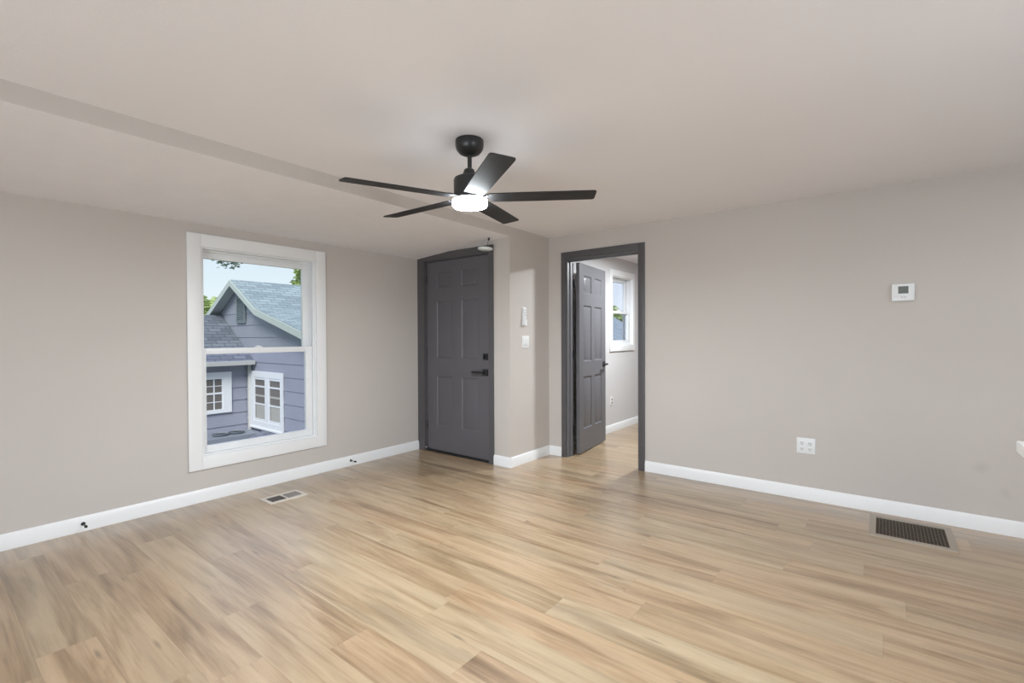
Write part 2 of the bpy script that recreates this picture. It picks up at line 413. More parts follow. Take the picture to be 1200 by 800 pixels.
# windows in the back wall (behind the viewer): frames and glass
def plain_window(name, x0, x1, z0, z1, label, nm=2):
    r = root(name, ((x0 + x1) / 2, YB, z0)); struct(r, label, 'window')
    T = Matrix.Translation(-Vector(r.location))
    c = MB(); t = .018
    c.box(x0 - .09, x0, YB, YB + t, max(0, z0 - .09), z1 + .09).box(x1, x1 + .09, YB, YB + t, max(0, z0 - .09), z1 + .09)
    c.box(x0, x1, YB, YB + t, z1, z1 + .09).box(x0, x1, YB, YB + t, max(0, z0 - .09), z0)
    bmesh.ops.transform(c.bm, matrix=T, verts=c.bm.verts); c.build('window_casing', m_white, r)
    f = MB(); a, b_ = YB - .08, YB - .03
    f.box(x0, x0 + .05, a, b_, z0, z1).box(x1 - .05, x1, a, b_, z0, z1).box(x0 + .05, x1 - .05, a, b_, z0, z0 + .05).box(x0 + .05, x1 - .05, a, b_, z1 - .05, z1)
    zm = (z0 + z1) / 2; f.box(x0 + .05, x1 - .05, a, b_, zm - .02, zm + .02)
    for k in range(1, nm): xm = x0 + (x1 - x0) * k / nm; f.box(xm - .03, xm + .03, a, b_, z0 + .05, z1 - .05)
    bmesh.ops.transform(f.bm, matrix=T, verts=f.bm.verts); fo = f.build('window_frame', m_vinyl, r)
    g = MB().box(x0 + .04, x1 - .04, YB - .058, YB - .052, z0 + .04, z1 - .04)
    bmesh.ops.transform(g.bm, matrix=T, verts=g.bm.verts); g.build('window_pane', m_glass, fo)
plain_window('added_back_window', -1.9, .9, .06, 2.0, 'wide tall white window added behind the viewer to let fill light in')  # unseen window, added wide and low as an opening for the fill lamp
plain_window('window_4', -3.3, -2.3, .5, 1.95, 'narrow white window in the wall behind the viewer', 1)
kw_ = root('added_side_window', (XK, .6, .95)); struct(kw_, 'white kitchen side window added beyond the right edge to let fill light in', 'window')  # unseen window added so the side fill lamp can shine in
def KW(mb, nm, mat, par=None):
    bmesh.ops.transform(mb.bm, matrix=Matrix.Translation(-Vector(kw_.location)), verts=mb.bm.verts); return mb.build(nm, mat, par or kw_)
c = MB()
for a_ in ((-.09, 1.29, .86, .95), (-.09, 1.29, 1.95, 2.04), (-.09, 0, .95, 1.95), (1.2, 1.29, .95, 1.95)): c.box(XK - .018, XK, *a_)
KW(c, 'window_casing', m_white)
c = MB()
for a_ in ((0, 1.2, .95, 1.0), (0, 1.2, 1.9, 1.95), (0, .05, 1.0, 1.9), (1.15, 1.2, 1.0, 1.9), (.05, 1.15, 1.43, 1.47)): c.box(XK + .03, XK + .08, *a_)
fo_ = KW(c, 'window_frame', m_vinyl)
KW(MB().box(XK + .052, XK + .058, .04, 1.16, .99, 1.91), 'window_pane', m_glass, fo_)
area_lamp('side_fill_lamp', (XK + .35, .6, 1.05), (1.2, .7), P_FILL_SIDE, (.85, .93, 1.0), (-1, .3, .5))  # added fill lamp, aimed inward and up to brighten room and ceiling
area_lamp('back_fill_lamp', (-.5, YB - .5, .45), (2.8, .8), P_FILL_BACK, (.85, .93, 1.0), (0, 1, .55))  # added fill lamp, aimed up at the ceiling like a bounced flash

# ------------------------------------------------------------------ doors
def panel_slab(w, h, t, panels, dk=1.0):
    """slab 0..w, -t..0 (front face y = -t), z 0..h; six recessed and raised panels"""
    mb = MB(); bm = mb.bm
    xs = sorted({0, w} | {p[0] for p in panels} | {p[1] for p in panels})
    zs = sorted({0, h} | {p[2] for p in panels} | {p[3] for p in panels})
    def face(sgn, y0):
        def quad(a): 
            vv = [bm.verts.new((x, y0 + sgn * d, z)) for x, d, z in a]
            bm.faces.new(vv if sgn > 0 else vv[::-1])
        for i in range(len(xs) - 1):
            for j in range(len(zs) - 1):
                x0, x1, z0, z1 = xs[i], xs[i + 1], zs[j], zs[j + 1]
                if any(abs(p[0] - x0) < 1e-6 and abs(p[1] - x1) < 1e-6 and abs(p[2] - z0) < 1e-6 and abs(p[3] - z1) < 1e-6 for p in panels):
                    st = [(0, 0), (.004, .003), (.010, .013), (.018, .013), (.038, .003), (.042, .002)]
                    st = [(a_, d_ * dk) for a_, d_ in st]
                    for (i0, d0), (i1, d1) in zip(st, st[1:]):
                        A = [(x0 + i0, d0, z0 + i0), (x1 - i0, d0, z0 + i0), (x1 - i0, d0, z1 - i0), (x0 + i0, d0, z1 - i0)]
                        Bq = [(x0 + i1, d1, z0 + i1), (x1 - i1, d1, z0 + i1), (x1 - i1, d1, z1 - i1), (x0 + i1, d1, z1 - i1)]
                        for k in range(4): quad([A[k], A[(k + 1) % 4], Bq[(k + 1) % 4], Bq[k]])
                    i1, d1 = st[-1]
                    quad([(x0 + i1, d1, z0 + i1), (x1 - i1, d1, z0 + i1), (x1 - i1, d1, z1 - i1), (x0 + i1, d1, z1 - i1)])
                else: quad([(x0, 0, z0), (x1, 0, z0), (x1, 0, z1), (x0, 0, z1)])
    face(1, -t); face(-1, 0)
    for a, b_ in (((0, 0), (0, h)), ((0, h), (w, h)), ((w, h), (w, 0)), ((w, 0), (0, 0))):
        bm.faces.new([bm.verts.new(v) for v in ((a[0], -t, a[1]), (b_[0], -t, b_[1]), (b_[0], 0, b_[1]), (a[0], 0, a[1]))])
    bmesh.ops.remove_doubles(bm, verts=bm.verts, dist=1e-5)
    bmesh.ops.recalc_face_normals(bm, faces=bm.faces)
    return mb

# entry door (door_1)
d1 = root('door_1', (-3.493, YD, 0)); struct(d1, 'closed charcoal six panel entry door with black lever and deadbolt', 'door')
def D1(mb, nm, mat, par=None):
    bmesh.ops.transform(mb.bm, matrix=Matrix.Translation(-Vector(d1.location)), verts=mb.bm.verts); return mb.build(nm, mat, par or d1)
def zc(x): return ZL + (x - XL) * (ZB - ZL) / (XJ - XL) - .001
cas = MB()
cas.prism([(XL + .001, 0), (-3.957, 0), (-3.957, zc(-3.957)), (XL + .001, zc(XL + .001))], 'y', YD - .018, YD)
cas.box(-3.030, -2.974, YD - .018, YD, 0, 2.134)
xk = XL + (2.134 + .001 - ZL) * (XJ - XL) / (ZB - ZL)
cas.prism([(-3.957, 2.064), (-3.030, 2.064), (-3.030, 2.134), (xk, 2.134), (-3.957, zc(-3.957))], 'y', YD - .018, YD)
D1(cas, 'door_casing', m_dark)
jm = MB().box(-3.958, -3.945, YD - .001, YD + .115, 0, 2.066).box(-3.041, -3.028, YD - .001, YD + .115, 0, 2.066).box(-3.945, -3.041, YD - .001, YD + .115, 2.054, 2.066)
jm.box(-3.945, -3.935, YD + .058, YD + .075, .02, 2.054).box(-3.051, -3.041, YD + .058, YD + .075, .02, 2.054)
D1(jm, 'door_jamb', m_dark)
D1(MB().box(-3.945, -3.041, YD - .004, YD + .112, 0, .012), 'threshold', m_seal)
sl = panel_slab(.896, 2.026, .044, [(a, b_, c, d) for a, b_ in ((.150, .384), (.518, .752)) for c, d in ((.262, .800), (.990, 1.600), (1.735, 1.905))], .75)
bmesh.ops.transform(sl.bm, matrix=Matrix.Translation((-3.941, YD + .056, .024)), verts=sl.bm.verts)
slab = D1(sl, 'door_slab', m_door)
D1(MB().box(-3.939, -3.047, YD + .014, YD + .054, .0125, .0235), 'door_sweep', m_seal)
fy = YD + .012
D1(MB().box(-3.122, -3.062, fy - .012, fy, 1.012, 1.076, bev=.004).box(-3.096, -3.088, fy - .034, fy - .012, 1.026, 1.062, bev=.002), 'deadbolt', m_black)
D1(MB().box(-3.128, -3.062, fy - .012, fy, .855, .921, bev=.004).tube((-3.095, fy - .012, .888), (-3.095, fy - .045, .888), .010).box(-3.238, -3.083, fy - .056, fy - .043, .877, .899, bev=.004), 'door_lever', m_black)
D1(MB().tube((-3.222, fy + .001, 1.785), (-3.222, fy - .004, 1.785), .006), 'door_viewer', m_nail)
for z in (.24, 1.04, 1.82):
    D1(MB().tube((-3.9435, fy - .004, z), (-3.9435, fy - .004, z + .09), .006, 10), 'hinge', m_black)
D1(MB().tube((-3.905, fy, .050), (-3.905, fy - .055, .050), .004, 8).tube((-3.905, fy - .050, .050), (-3.905, fy - .062, .050), .009, 10), 'door_stop_pin', m_nail)

# bedroom door (door_2)
d2 = root('door_2', ((PASS[0] + PASS[1]) / 2, YR, 0)); struct(d2, 'open grey six panel door in the dark framed bedroom doorway', 'door')
def D2(mb, nm, mat, par=None):
    bmesh.ops.transform(mb.bm, matrix=Matrix.Translation(-Vector(d2.location)), verts=mb.bm.verts); return mb.build(nm, mat, par or d2)
x0, x1, _, zt = PASS
cas = MB()
for ya, yb_ in ((YR - .018, YR), (YR2, YR2 + .018)):
    cas.box(x0 - .052, x0, ya, yb_, 0, zt + .066, bev=.003).box(x1, x1 + .054, ya, yb_, 0, zt + .066, bev=.003).box(x0, x1, ya, yb_, zt, zt + .066, bev=.003)
D2(cas, 'door_casing', m_dark)
jm = MB().box(x0, x0 + .014, YR - .001, YR2 + .001, 0, zt).box(x1 - .014, x1, YR - .001, YR2 + .001, 0, zt).box(x0 + .014, x1 - .014, YR - .001, YR2 + .001, zt - .014, zt)
jm.box(x0 + .014, x0 + .025, YR + .045, YR + .078, 0, zt - .014).box(x1 - .025, x1 - .014, YR + .045, YR + .078, 0, zt - .014).box(x0 + .025, x1 - .025, YR + .045, YR + .078, zt - .025, zt - .014)
D2(jm, 'door_jamb', m_door2)
w2 = .785
sl = panel_slab(w2, 2.000, .035, [(a, b_, c, d) for a, b_ in ((.118, .350), (.438, .670)) for c, d in ((.240, .800), (.960, 1.560), (1.690, 1.880))])
ang = math.radians(97.0)
HP = Vector((x0 + .034, YR2 + .026, .012))
Md = Matrix.Translation(HP) @ Matrix.Rotation(ang, 4, 'Z')
bmesh.ops.transform(sl.bm, matrix=Md, verts=sl.bm.verts)
D2(sl, 'door_slab', m_door2)
kb = MB()
kx, kz = w2 - .062, .905
for sg, yb_ in ((-1, -.035), (1, 0)):
    kb.box(kx - .032, kx + .032, min(yb_, yb_ + sg * .009), max(yb_, yb_ + sg * .009), kz - .032, kz + .032, bev=.003)
    kb.tube((kx, yb_, kz), (kx, yb_ + sg * .045, kz), .010)
    kb.box(kx - .120, kx + .010, min(yb_ + sg * .040, yb_ + sg * .054), max(yb_ + sg * .040, yb_ + sg * .054), kz - .010, kz + .010, bev=.003)
bmesh.ops.transform(kb.bm, matrix=Md, verts=kb.bm.verts)
D2(kb, 'door_lever', m_black)
for z in (.22, 1.0, 1.75):
    D2(MB().tube((x0 + .018, YR2 + .012, z), (x0 + .018, YR2 + .012, z + .09), .0065, 10).box(x0 + .013, x0 + .017, YR2 - .035, YR2 + .012, z, z + .09), 'hinge', m_black)

# ------------------------------------------------------------------ ceiling fan
FX, FY = -1.7248, 1.8550
fan = root('ceiling_fan', (FX, FY, H)); tag(fan, 'black five blade ceiling fan with lit round light kit hanging from the ceiling', 'ceiling fan')
MB().lathe([(0, -.0005), (.073, -.0005), (.0745, -.006), (.0745, -.030), (.069, -.050), (.055, -.068), (.034, -.078), (.018, -.081), (0, -.081)], 48).build('canopy', m_fan, fan)
MB().lathe([(0, -.075), (.0115, -.075), (.0115, -.17), (0, -.17)], 24).build('downrod', m_fan, fan)
TX, TY = -.006, .036
tilt = Matrix(((1, 0, 0, 0), (0, 1, 0, 0), (TX, TY, 1, 0), (0, 0, 0, 1)))
ZBL = 1.974 - H
def fpart(mb, nm, mat, par=fan):
    rot = Matrix.Translation((0, 0, ZBL)) @ Matrix.Rotation(math.atan(TY), 4, 'X') @ Matrix.Rotation(-math.atan(TX), 4, 'Y') @ Matrix.Translation((0, 0, -ZBL))
    bmesh.ops.transform(mb.bm, matrix=rot, verts=mb.bm.verts); return mb.build(nm, mat, par)
fpart(MB().lathe([(0, -.150), (.016, -.150), (.026, -.156), (.034, -.178), (.040, -.190), (.066, -.194), (.078, -.200), (.083, -.212), (.083, -.300), (.087, -.304), (.087, -.312), (0, -.312)], 56), 'motor_housing', m_fan)
lamp = fpart(MB().lathe([(0, -.312), (.090, -.312), (.092, -.318), (.092, -.344), (.086, -.352), (.04, -.356), (0, -.3565)], 56), 'light_diffuser', m_fanlit)
lamp['label'] = 'glowing white disc light'
fl_ = area_lamp('fan_lamp', (0, 0, -.362), (.17, .17), P_FAN, LCOL, (0, -.03, -1), fan); fl_.data.shape = 'DISK'
NB = 5
for k in range(NB):
    th = math.radians(36.5 + 72 * k)
    b2 = bmesh.new(); r0, r1 = .105, .662; n_ = 16
    # outline: narrow root, widening to a squarish rounded tip
    def halfw(s): return .052 + .004 * min(1, s / .3)
    up, dn = [], []
    for i in range(n_ + 1):
        s_ = i / n_; x = r0 + (r1 - r0) * s_; w = halfw(s_)
        up.append((x, w)); dn.append((x, -w))
    rc = .014
    tipc = [(r1 - rc, up[-1][1]), (r1 - rc * .3, up[-1][1] - rc * .3), (r1, up[-1][1] - rc), (r1, -(up[-1][1] - rc)), (r1 - rc * .3, -(up[-1][1] - rc * .3)), (r1 - rc, -up[-1][1])]
    poly = up[:-1] + tipc + dn[:-1][::-1]
    T_ = .006
    A = [b2.verts.new((x, y, T_ / 2)) for x, y in poly]; Bv = [b2.verts.new((x, y, -T_ / 2)) for x, y in poly]
    b2.faces.new(A); b2.faces.new(Bv[::-1])
    for i in range(len(poly)): b2.faces.new((A[i], Bv[i], Bv[(i + 1) % len(poly)], A[(i + 1) % len(poly)]))
    mb = MB(); mb._merge(b2, 0, Matrix.Translation((0, 0, ZBL)) @ Matrix.Rotation(th, 4, 'Z') @ Matrix.Rotation(-.13, 4, 'X'))
    bl = fpart(mb, 'blade', m_blade)
    ar = MB().box(.070, .135, -.022, .022, -.004, .004, M=Matrix.Translation((0, 0, ZBL + .006)) @ Matrix.Rotation(th, 4, 'Z') @ Matrix.Rotation(-.13, 4, 'X'), bev=.002)
    fpart(ar, 'blade_bracket', m_fan, bl)

# ------------------------------------------------------------------ wall fittings
def plate(x0, x1, z0, z1, t=.006):  # plate on the right wall
    return MB().box(x0, x1, YR - t, YR, z0, z1, bev=.002)
ou = root('wall_outlet', (-.4545, YR, .347)); tag(ou, 'white double gang wall outlet plate low on the right wall', 'outlet')
def Lc(o, mb, nm, mat, par=None):
    bmesh.ops.transform(mb.bm, matrix=Matrix.Translation(-Vector(o.location)), verts=mb.bm.verts); return mb.build(nm, mat, par or o)
Lc(ou, plate(-.515, -.394, .347, .466), 'cover_plate', m_plast)
for cx in (-.480, -.429):
    for cz in (.384, .428):
        rc_ = Lc(ou, MB().lathe([(0, .0), (.017, .0), (.0175, .003), (.015, .004), (0, .004)], 24, M=Matrix.Translation((cx, YR - .006, cz)) @ Matrix.Rotation(math.pi / 2, 4, 'X')), 'receptacle', m_plast)
        sl_ = MB().box(cx - .0075, cx - .0045, YR - .0115, YR - .0098, cz - .003, cz + .008).box(cx + .0045, cx + .0075, YR - .0115, YR - .0098, cz - .003, cz + .008).tube((cx, YR - .0098, cz - .009), (cx, YR - .0115, cz - .009), .0028, 10)
        Lc(ou, sl_, 'slot', m_slot, rc_)
        bpy.data.objects[rc_.name]
th = root('thermostat', (.1085, YR, 1.473)); tag(th, 'white thermostat with small grey screen high on the right wall', 'thermostat')
Lc(th, MB().box(.048, .169, YR - .026, YR, 1.473, 1.590, bev=.005).box(.056, .161, YR - .0285, YR - .026, 1.478, 1.510, bev=.001), 'thermostat_body', m_plast)
Lc(th, MB().box(.083, .137, YR - .0275, YR - .024, 1.523, 1.572), 'screen', m_greyscr)
for k in range(2): Lc(th, MB().box(.098 + k * .016, .108 + k * .016, YR - .0295, YR - .0285, 1.496, 1.500), 'button', m_louv)

sw = root('light_switch', (XJ, 3.776, 1.125)); tag(sw, 'white double rocker light switch plate beside the entry door', 'light switch')
Lc(sw, MB().box(XJ, XJ + .006, 3.718, 3.834, 1.130, 1.248, bev=.002), 'cover_plate', m_plast)
for cy in (3.753, 3.799):
    Lc(sw, MB().box(XJ + .006, XJ + .010, cy - .0165, cy + .0165, 1.156, 1.222, bev=.0015), 'rocker', m_plast)
rm = root('remote_holder', (XJ, 3.755, 1.345)); tag(rm, 'slim white fan remote in its wall cradle above the light switch', 'remote')
Lc(rm, MB().box(XJ, XJ + .005, 3.728, 3.782, 1.350, 1.530, bev=.002).box(XJ + .005, XJ + .022, 3.728, 3.732, 1.350, 1.42).box(XJ + .005, XJ + .022, 3.778, 3.782, 1.350, 1.42).box(XJ + .005, XJ + .022, 3.732, 3.778, 1.350, 1.354).box(XJ + .020, XJ + .023, 3.728, 3.782, 1.350, 1.405), 'cradle', m_plast)
rb = Lc(rm, MB().box(XJ + .006, XJ + .019, 3.735, 3.775, 1.355, 1.520, bev=.004), 'remote', m_plast)
for k in range(3): Lc(rm, MB().tube((XJ + .0185, 3.755, 1.50 - k * .025), (XJ + .0205, 3.755, 1.50 - k * .025), .006, 12), 'button', m_louv, rb)
bo = root('wall_outlet', (XJ, 5.66, .345)); tag(bo, 'small white single outlet on the bedroom wall seen through the doorway', 'outlet')
Lc(bo, MB().box(XJ, XJ + .006, 5.625, 5.697, .345, .460, bev=.002), 'cover_plate', m_plast)
for cz in (.382, .423): Lc(bo, MB().lathe([(0, 0), (.017, 0), (.015, .004), (0, .004)], 20, M=Matrix.Translation((XJ + .006, 5.661, cz)) @ Matrix.Rotation(math.pi / 2, 4, 'Y')), 'receptacle', m_louv)

# door stops on the left baseboard
for i, (yy, zz, lab) in enumerate(((.705, .050, 'small black door stop on the left baseboard, nearer the front'), (2.656, .052, 'small black door stop on the left baseboard between window and entry door'))):
    ds = root('door_stop', (XL + .015, yy, zz)); tag(ds, lab, 'door stop')
    MB().lathe([(0, 0), (.0115, 0), (.0115, .004), (.006, .008), (0, .008)], 20, M=Matrix.Rotation(math.pi / 2, 4, 'Y')).build('mounting_base', m_black, ds)
    MB().tube((.008, 0, 0), (.070, 0, 0), .0028, 12).build('rod', m_black, ds)
    MB().lathe([(0, .066), (.0075, .066), (.0085, .072), (.007, .084), (0, .086)], 20, M=Matrix.Rotation(math.pi / 2, 4, 'Y')).build('rubber_tip', m_seal, ds)

# smoke detector hanging by the entry door
sd = root('smoke_detector', (-3.000, 3.440, 2.080)); tag(sd, 'round white smoke detector hanging loose from the ceiling by the entry door', 'smoke detector')
tm = Matrix.Rotation(math.radians(4), 4, 'Y')
MB().lathe([(0, -.014), (.045, -.014), (.066, -.008), (.072, .0), (.070, .012), (.050, .018), (0, .018)], 40, M=tm).build('detector_body', m_smoke, sd)
MB().tube((.03, -.01, .016), (.055, -.012, 2.172 - 2.080), .0022, 8).build('wire', m_black, sd)
MB().lathe([(0, .0), (.010, .0), (.008, -.022), (0, -.026)], 16, M=Matrix.Translation((.055, -.012, zc(-2.945) + .0005 - 2.080))).build('ceiling_hook', m_black, sd)

# ------------------------------------------------------------------ floor registers
gr = root('floor_register', (.14, 3.895, 0)); tag(gr, 'large square floor register with brown grid by the right baseboard', 'floor vent')
X0, X1, Y0, Y1 = -.065, .348, 3.680, 4.115; x0_, x1_, y0_, y1_ = -.030, .313, 3.722, 4.062
f = MB(); zt_ = .007
f.prism([(Y0, 0), (y0_, 0), (y0_, zt_), (Y0 + .006, zt_)], 'x', X0, X1).prism([(Y1, 0), (Y1 - .006, zt_), (y1_, zt_), (y1_, 0)], 'x', X0, X1)
f.box(X0, x0_, y0_, y1_, 0, zt_).box(x1_, X1, y0_, y1_, 0, zt_)
Lc(gr, f, 'register_frame', m_reg)
Lc(gr, MB().box(x0_, x1_, y0_, y1_, .0005, .0012), 'duct_opening', m_duct)
g = MB(); nx, ny = 20, 11
for i in range(1, nx):
    x = x0_ + (x1_ - x0_) * i / nx; g.box(x - .0013, x + .0013, y0_, y1_, .0015, .0055)
for j in range(1, ny):
    y = y0_ + (y1_ - y0_) * j / ny; g.box(x0_, x1_, y - .0015, y + .0015, .0015, .0052)
Lc(gr, g, 'grid', m_regbar)
vr = root('floor_register', (-3.672, 1.817, 0)); tag(vr, 'small narrow floor register below the big window', 'floor vent')
X0, X1, Y0, Y1 = -3.765, -3.578, 1.672, 1.962
f = MB()
oo = [(-3.733, -3.613, 1.700, 1.812), (-3.733, -3.613, 1.824, 1.938)]
f.box(X0, -3.733, Y0, Y1, 0, .005).box(-3.613, X1, Y0, Y1, 0, .005).box(-3.733, -3.613, Y0, 1.700, 0, .005).box(-3.733, -3.613, 1.812, 1.824, 0, .005).box(-3.733, -3.613, 1.938, Y1, 0, .005)
Lc(vr, f, 'register_frame', m_reg2)
Lc(vr, MB().box(-3.733, -3.613, 1.700, 1.812, .0005, .001).box(-3.733, -3.613, 1.824, 1.938, .0005, .001), 'duct_opening', m_duct)
for q_, (a, b_, c, d) in enumerate(oo):
    for k in range(9):
        y = c + (d - c) * (k + .5) / 9
        if q_ == 0: Lc(vr, MB().box(a, b_, y - .0010, y + .0010, .0012, .0040), 'louver', m_louv)
        else: Lc(vr, MB().box(a, b_, y - .0058, y + .0030, .0025, .0036), 'louver', m_louv)

# ------------------------------------------------------------------ kitchen peninsula (only its corner shows)
ct = MB().box(.330, XK - .002, 1.46, 2.136, .875, .910, bev=.004)
tag(ct.build('countertop', m_count), 'white countertop whose corner pokes in at the right edge', 'countertop')
cb = root('base_cabinet', (1.75, 1.75, 0)); tag(cb, 'white base cabinet under the countertop just outside the right edge', 'cabinet')
Lc(cb, MB().box(.66, XK - .002, 1.52, 2.02, .10, .8745).box(.70, XK - .002, 1.58, 1.98, 0, .10), 'cabinet_body', m_cab)
for k in range(4):
    xa = .67 + k * .505
    dd = Lc(cb, MB().box(xa, xa + .495, 1.500, 1.520, .12, .86, bev=.002), 'cabinet_door', m_cab)
    Lc(cb, MB().tube((xa + .44, 1.485, .66), (xa + .44, 1.485, .80), .006, 10).tube((xa + .44, 1.5, .68), (xa + .44, 1.485, .68), .004, 8).tube((xa + .44, 1.5, .78), (xa + .44, 1.485, .78), .004, 8), 'handle', m_black, dd)

# ------------------------------------------------------------------ bedroom ceiling lamp and added fill lamps, out of view
def flush_light(x, y, label, power, col=LCOL, size=.34):
    r = root('ceiling_or_fill_light', (x, y, H)); tag(r, label, 'ceiling light')
    MB().lathe([(0, -.0005), (.19, -.0005), (.195, -.01), (.19, -.028), (.175, -.030), (.175, -.020), (0, -.020)], 40).build('light_base', m_white, r)
    MB().lathe([(.174, -.0205), (.172, -.034), (.15, -.046), (0, -.052)], 40).build('light_diffuser', m_lamp, r)
    a = area_lamp('lamp', (0, 0, -.060), (size, size), power, col, (0, 0, -1), r)
    a.data.shape = 'DISK'
flush_light(.25, .6, 'round flush fill light added directly above the viewer', P_FILL_NEAR)  # added overhead fill, not a known fixture of the room
flush_light(1.8, 3.0, 'round flush fill light added beyond the right edge by the long wall', P_FILL_RIGHT)  # added fill to brighten the right wall and far ceiling
flush_light(-1.4, -1.1, 'round flush fill light added behind the viewer', 3.0)  # weak fill lamp added behind the camera
flush_light(-1.75, 5.15, 'round flush ceiling light in the bedroom', P_BEDROOM, (.90, .96, 1.0), .2)

# ------------------------------------------------------------------ outside
gnd = MB().box(-70, 40, -40, 80, -1.9, -1.75).build('ground', m_grass); struct(gnd, 'green lawn outside below the window', 'ground')

nh = root('neighbouring_house', (-10.6, 4.4, -1.75)); tag(nh, 'slate blue sided house with grey gable roof outside the window', 'house')
def N(mb, nm, mat, par=None, label=None):
    bmesh.ops.transform(mb.bm, matrix=Matrix.Translation(-Vector(nh.location)), verts=mb.bm.verts); return mb.build(nm, mat, par or nh, label)
W2Y, W1X = 4.40, -10.233
RX, RZ = -10.65, 2.44
def top_z(x):   # underside profile of the gable roof
    if x < RX: return RZ - .06 - (RX - x) * .54
    if x < -9.55: return RZ - .06 - (x - RX) * .575
    return RZ - .06 - (-9.55 - RX) * .575 - (x + 9.55) * .267
def lim(z, lo_, hi):
    """x range of the gable wall at height z"""
    xa, xb = -12.2, -6.6
    while top_z(xa) < z and xa < RX: xa += .01
    while top_z(xb) < z and xb > RX: xb -= .01
    return xa, xb
sd_ = MB(); EXP = .25; z = -1.75
while z < 2.36:
    zt2 = min(z + EXP, 2.36)
    a0, b0 = lim(z, 0, 0); a1, b1 = lim(zt2, 0, 0)
    # one clapboard course, thicker at its lower edge
    bmv = [(a0, W2Y - .016, z), (b0, W2Y - .016, z), (b1, W2Y - .006, zt2), (a1, W2Y - .006, zt2), (a0, W2Y + .1, z), (b0, W2Y + .1, z), (b1, W2Y + .1, zt2), (a1, W2Y + .1, zt2)]
    b2 = bmesh.new(); v_ = [b2.verts.new(p) for p in bmv]
    for fidx in ((0, 1, 2, 3), (5, 4, 7, 6), (4, 5, 1, 0), (3, 2, 6, 7), (4, 0, 3, 7), (1, 5, 6, 2)): b2.faces.new([v_[i] for i in fidx])
    sd_._merge(b2, 0, None); z += EXP
N(sd_, 'gable_wall', m_siding)
sw_ = MB(); z = -1.75
while z < .74:
    zt2 = min(z + EXP, .74)
    sw_.prism([(W1X + .022, z), (W1X + .006, zt2), (W1X - .1, zt2), (W1X - .1, z)], 'y', -3.0, W2Y - .02); z += EXP
N(sw_, 'wing_wall', m_siding)
# main roof: three slabs + ridge
rf = MB(); th_ = .07
def slabp(pa, pb, y0, y1, mb):
    mb.prism([pa, pb, (pb[0], pb[1] - th_), (pa[0], pa[1] - th_)], 'y', y0, y1)
def rz(x): return top_z(x) + .07
slabp((-12.12, rz(-12.12)), (RX, rz(RX)), 4.20, 21, rf); slabp((RX, rz(RX)), (-9.55, rz(-9.55)), 4.20, 21, rf); slabp((-9.55, rz(-9.55)), (-6.45, rz(-6.45)), 4.20, 21, rf)
N(rf, 'main_roof', m_shing)
rk = MB()
for xa, xb in ((-12.14, RX), (RX, -9.55), (-9.55, -6.44)):
    rk.prism([(xa, rz(xa) - .015), (xb, rz(xb) - .015), (xb, rz(xb) - .135), (xa, rz(xa) - .135)], 'y', 4.17, 4.198)
    rk.prism([(xa, rz(xa) - .078), (xb, rz(xb) - .078), (xb, rz(xb) - .10), (xa, rz(xa) - .10)], 'y', 4.198, 4.38)
N(rk, 'rake_trim', m_fascia)
# wing roof
wr = MB(); ex, ez = -10.03, .80
slabp((-11.60, 1.745), (ex, ez - .10 + .08), -3.2, 4.37, wr)
slabp((-13.2, .75), (-11.60, 1.745), -3.2, 4.37, wr)
N(wr, 'wing_roof', m_shing2)
N(MB().box(-12.9, W1X - .1, -3.0, -2.9, -1.75, .70).box(-12.9, -12.8, -2.9, 4.4, -1.75, .70), 'wing_rear_wall', m_siding)
N(MB().box(-12.2, -6.6, 20.5, 20.6, -1.75, 1.0).box(-6.70, -6.60, 4.5, 20.5, -1.75, .85).box(-12.2, -12.1, 4.5, 20.5, -1.75, 1.4), 'rear_wall', m_siding)
gt = MB().prism([(ex + .0, .700), (ex + .09, .705), (ex + .11, .785), (ex + .0, .785)], 'y', -3.2, 4.36)
gt.box(W1X + .02, ex, -3.0, 4.36, .695, .712)
N(gt, 'gutter', m_gutter)
dsx, dsy = -10.165, 4.345
N(MB().box(dsx - .03, dsx + .03, dsy - .03, dsy + .03, -.74, .83, bev=.008).box(dsx - .034, dsx + .034, dsy - .034, dsy + .034, .2, .23).box(dsx - .034, dsx + .034, dsy - .034, dsy + .034, -.4, -.37), 'downspout', m_gutter)
# gable vent
gv = N(MB().box(-10.79, -10.74, W2Y - .05, W2Y - .02, 1.55, 2.10).box(-10.43, -10.38, W2Y - .05, W2Y - .02, 1.55, 2.10).box(-10.74, -10.43, W2Y - .05, W2Y - .02, 2.06, 2.10).box(-10.74, -10.43, W2Y - .05, W2Y - .02, 1.55, 1.59).box(-10.74, -10.43, W2Y - .03, W2Y - .022, 1.59, 2.06), 'gable_vent', m_vent)
vl = MB()
for k in range(11):
    zz = 1.60 + k * .042; vl.prism([(W2Y - .05, zz), (W2Y - .030, zz + .022), (W2Y - .026, zz + .022), (W2Y - .046, zz)], 'x', -10.74, -10.43)
N(vl, 'vent_louvers', m_vent, gv)
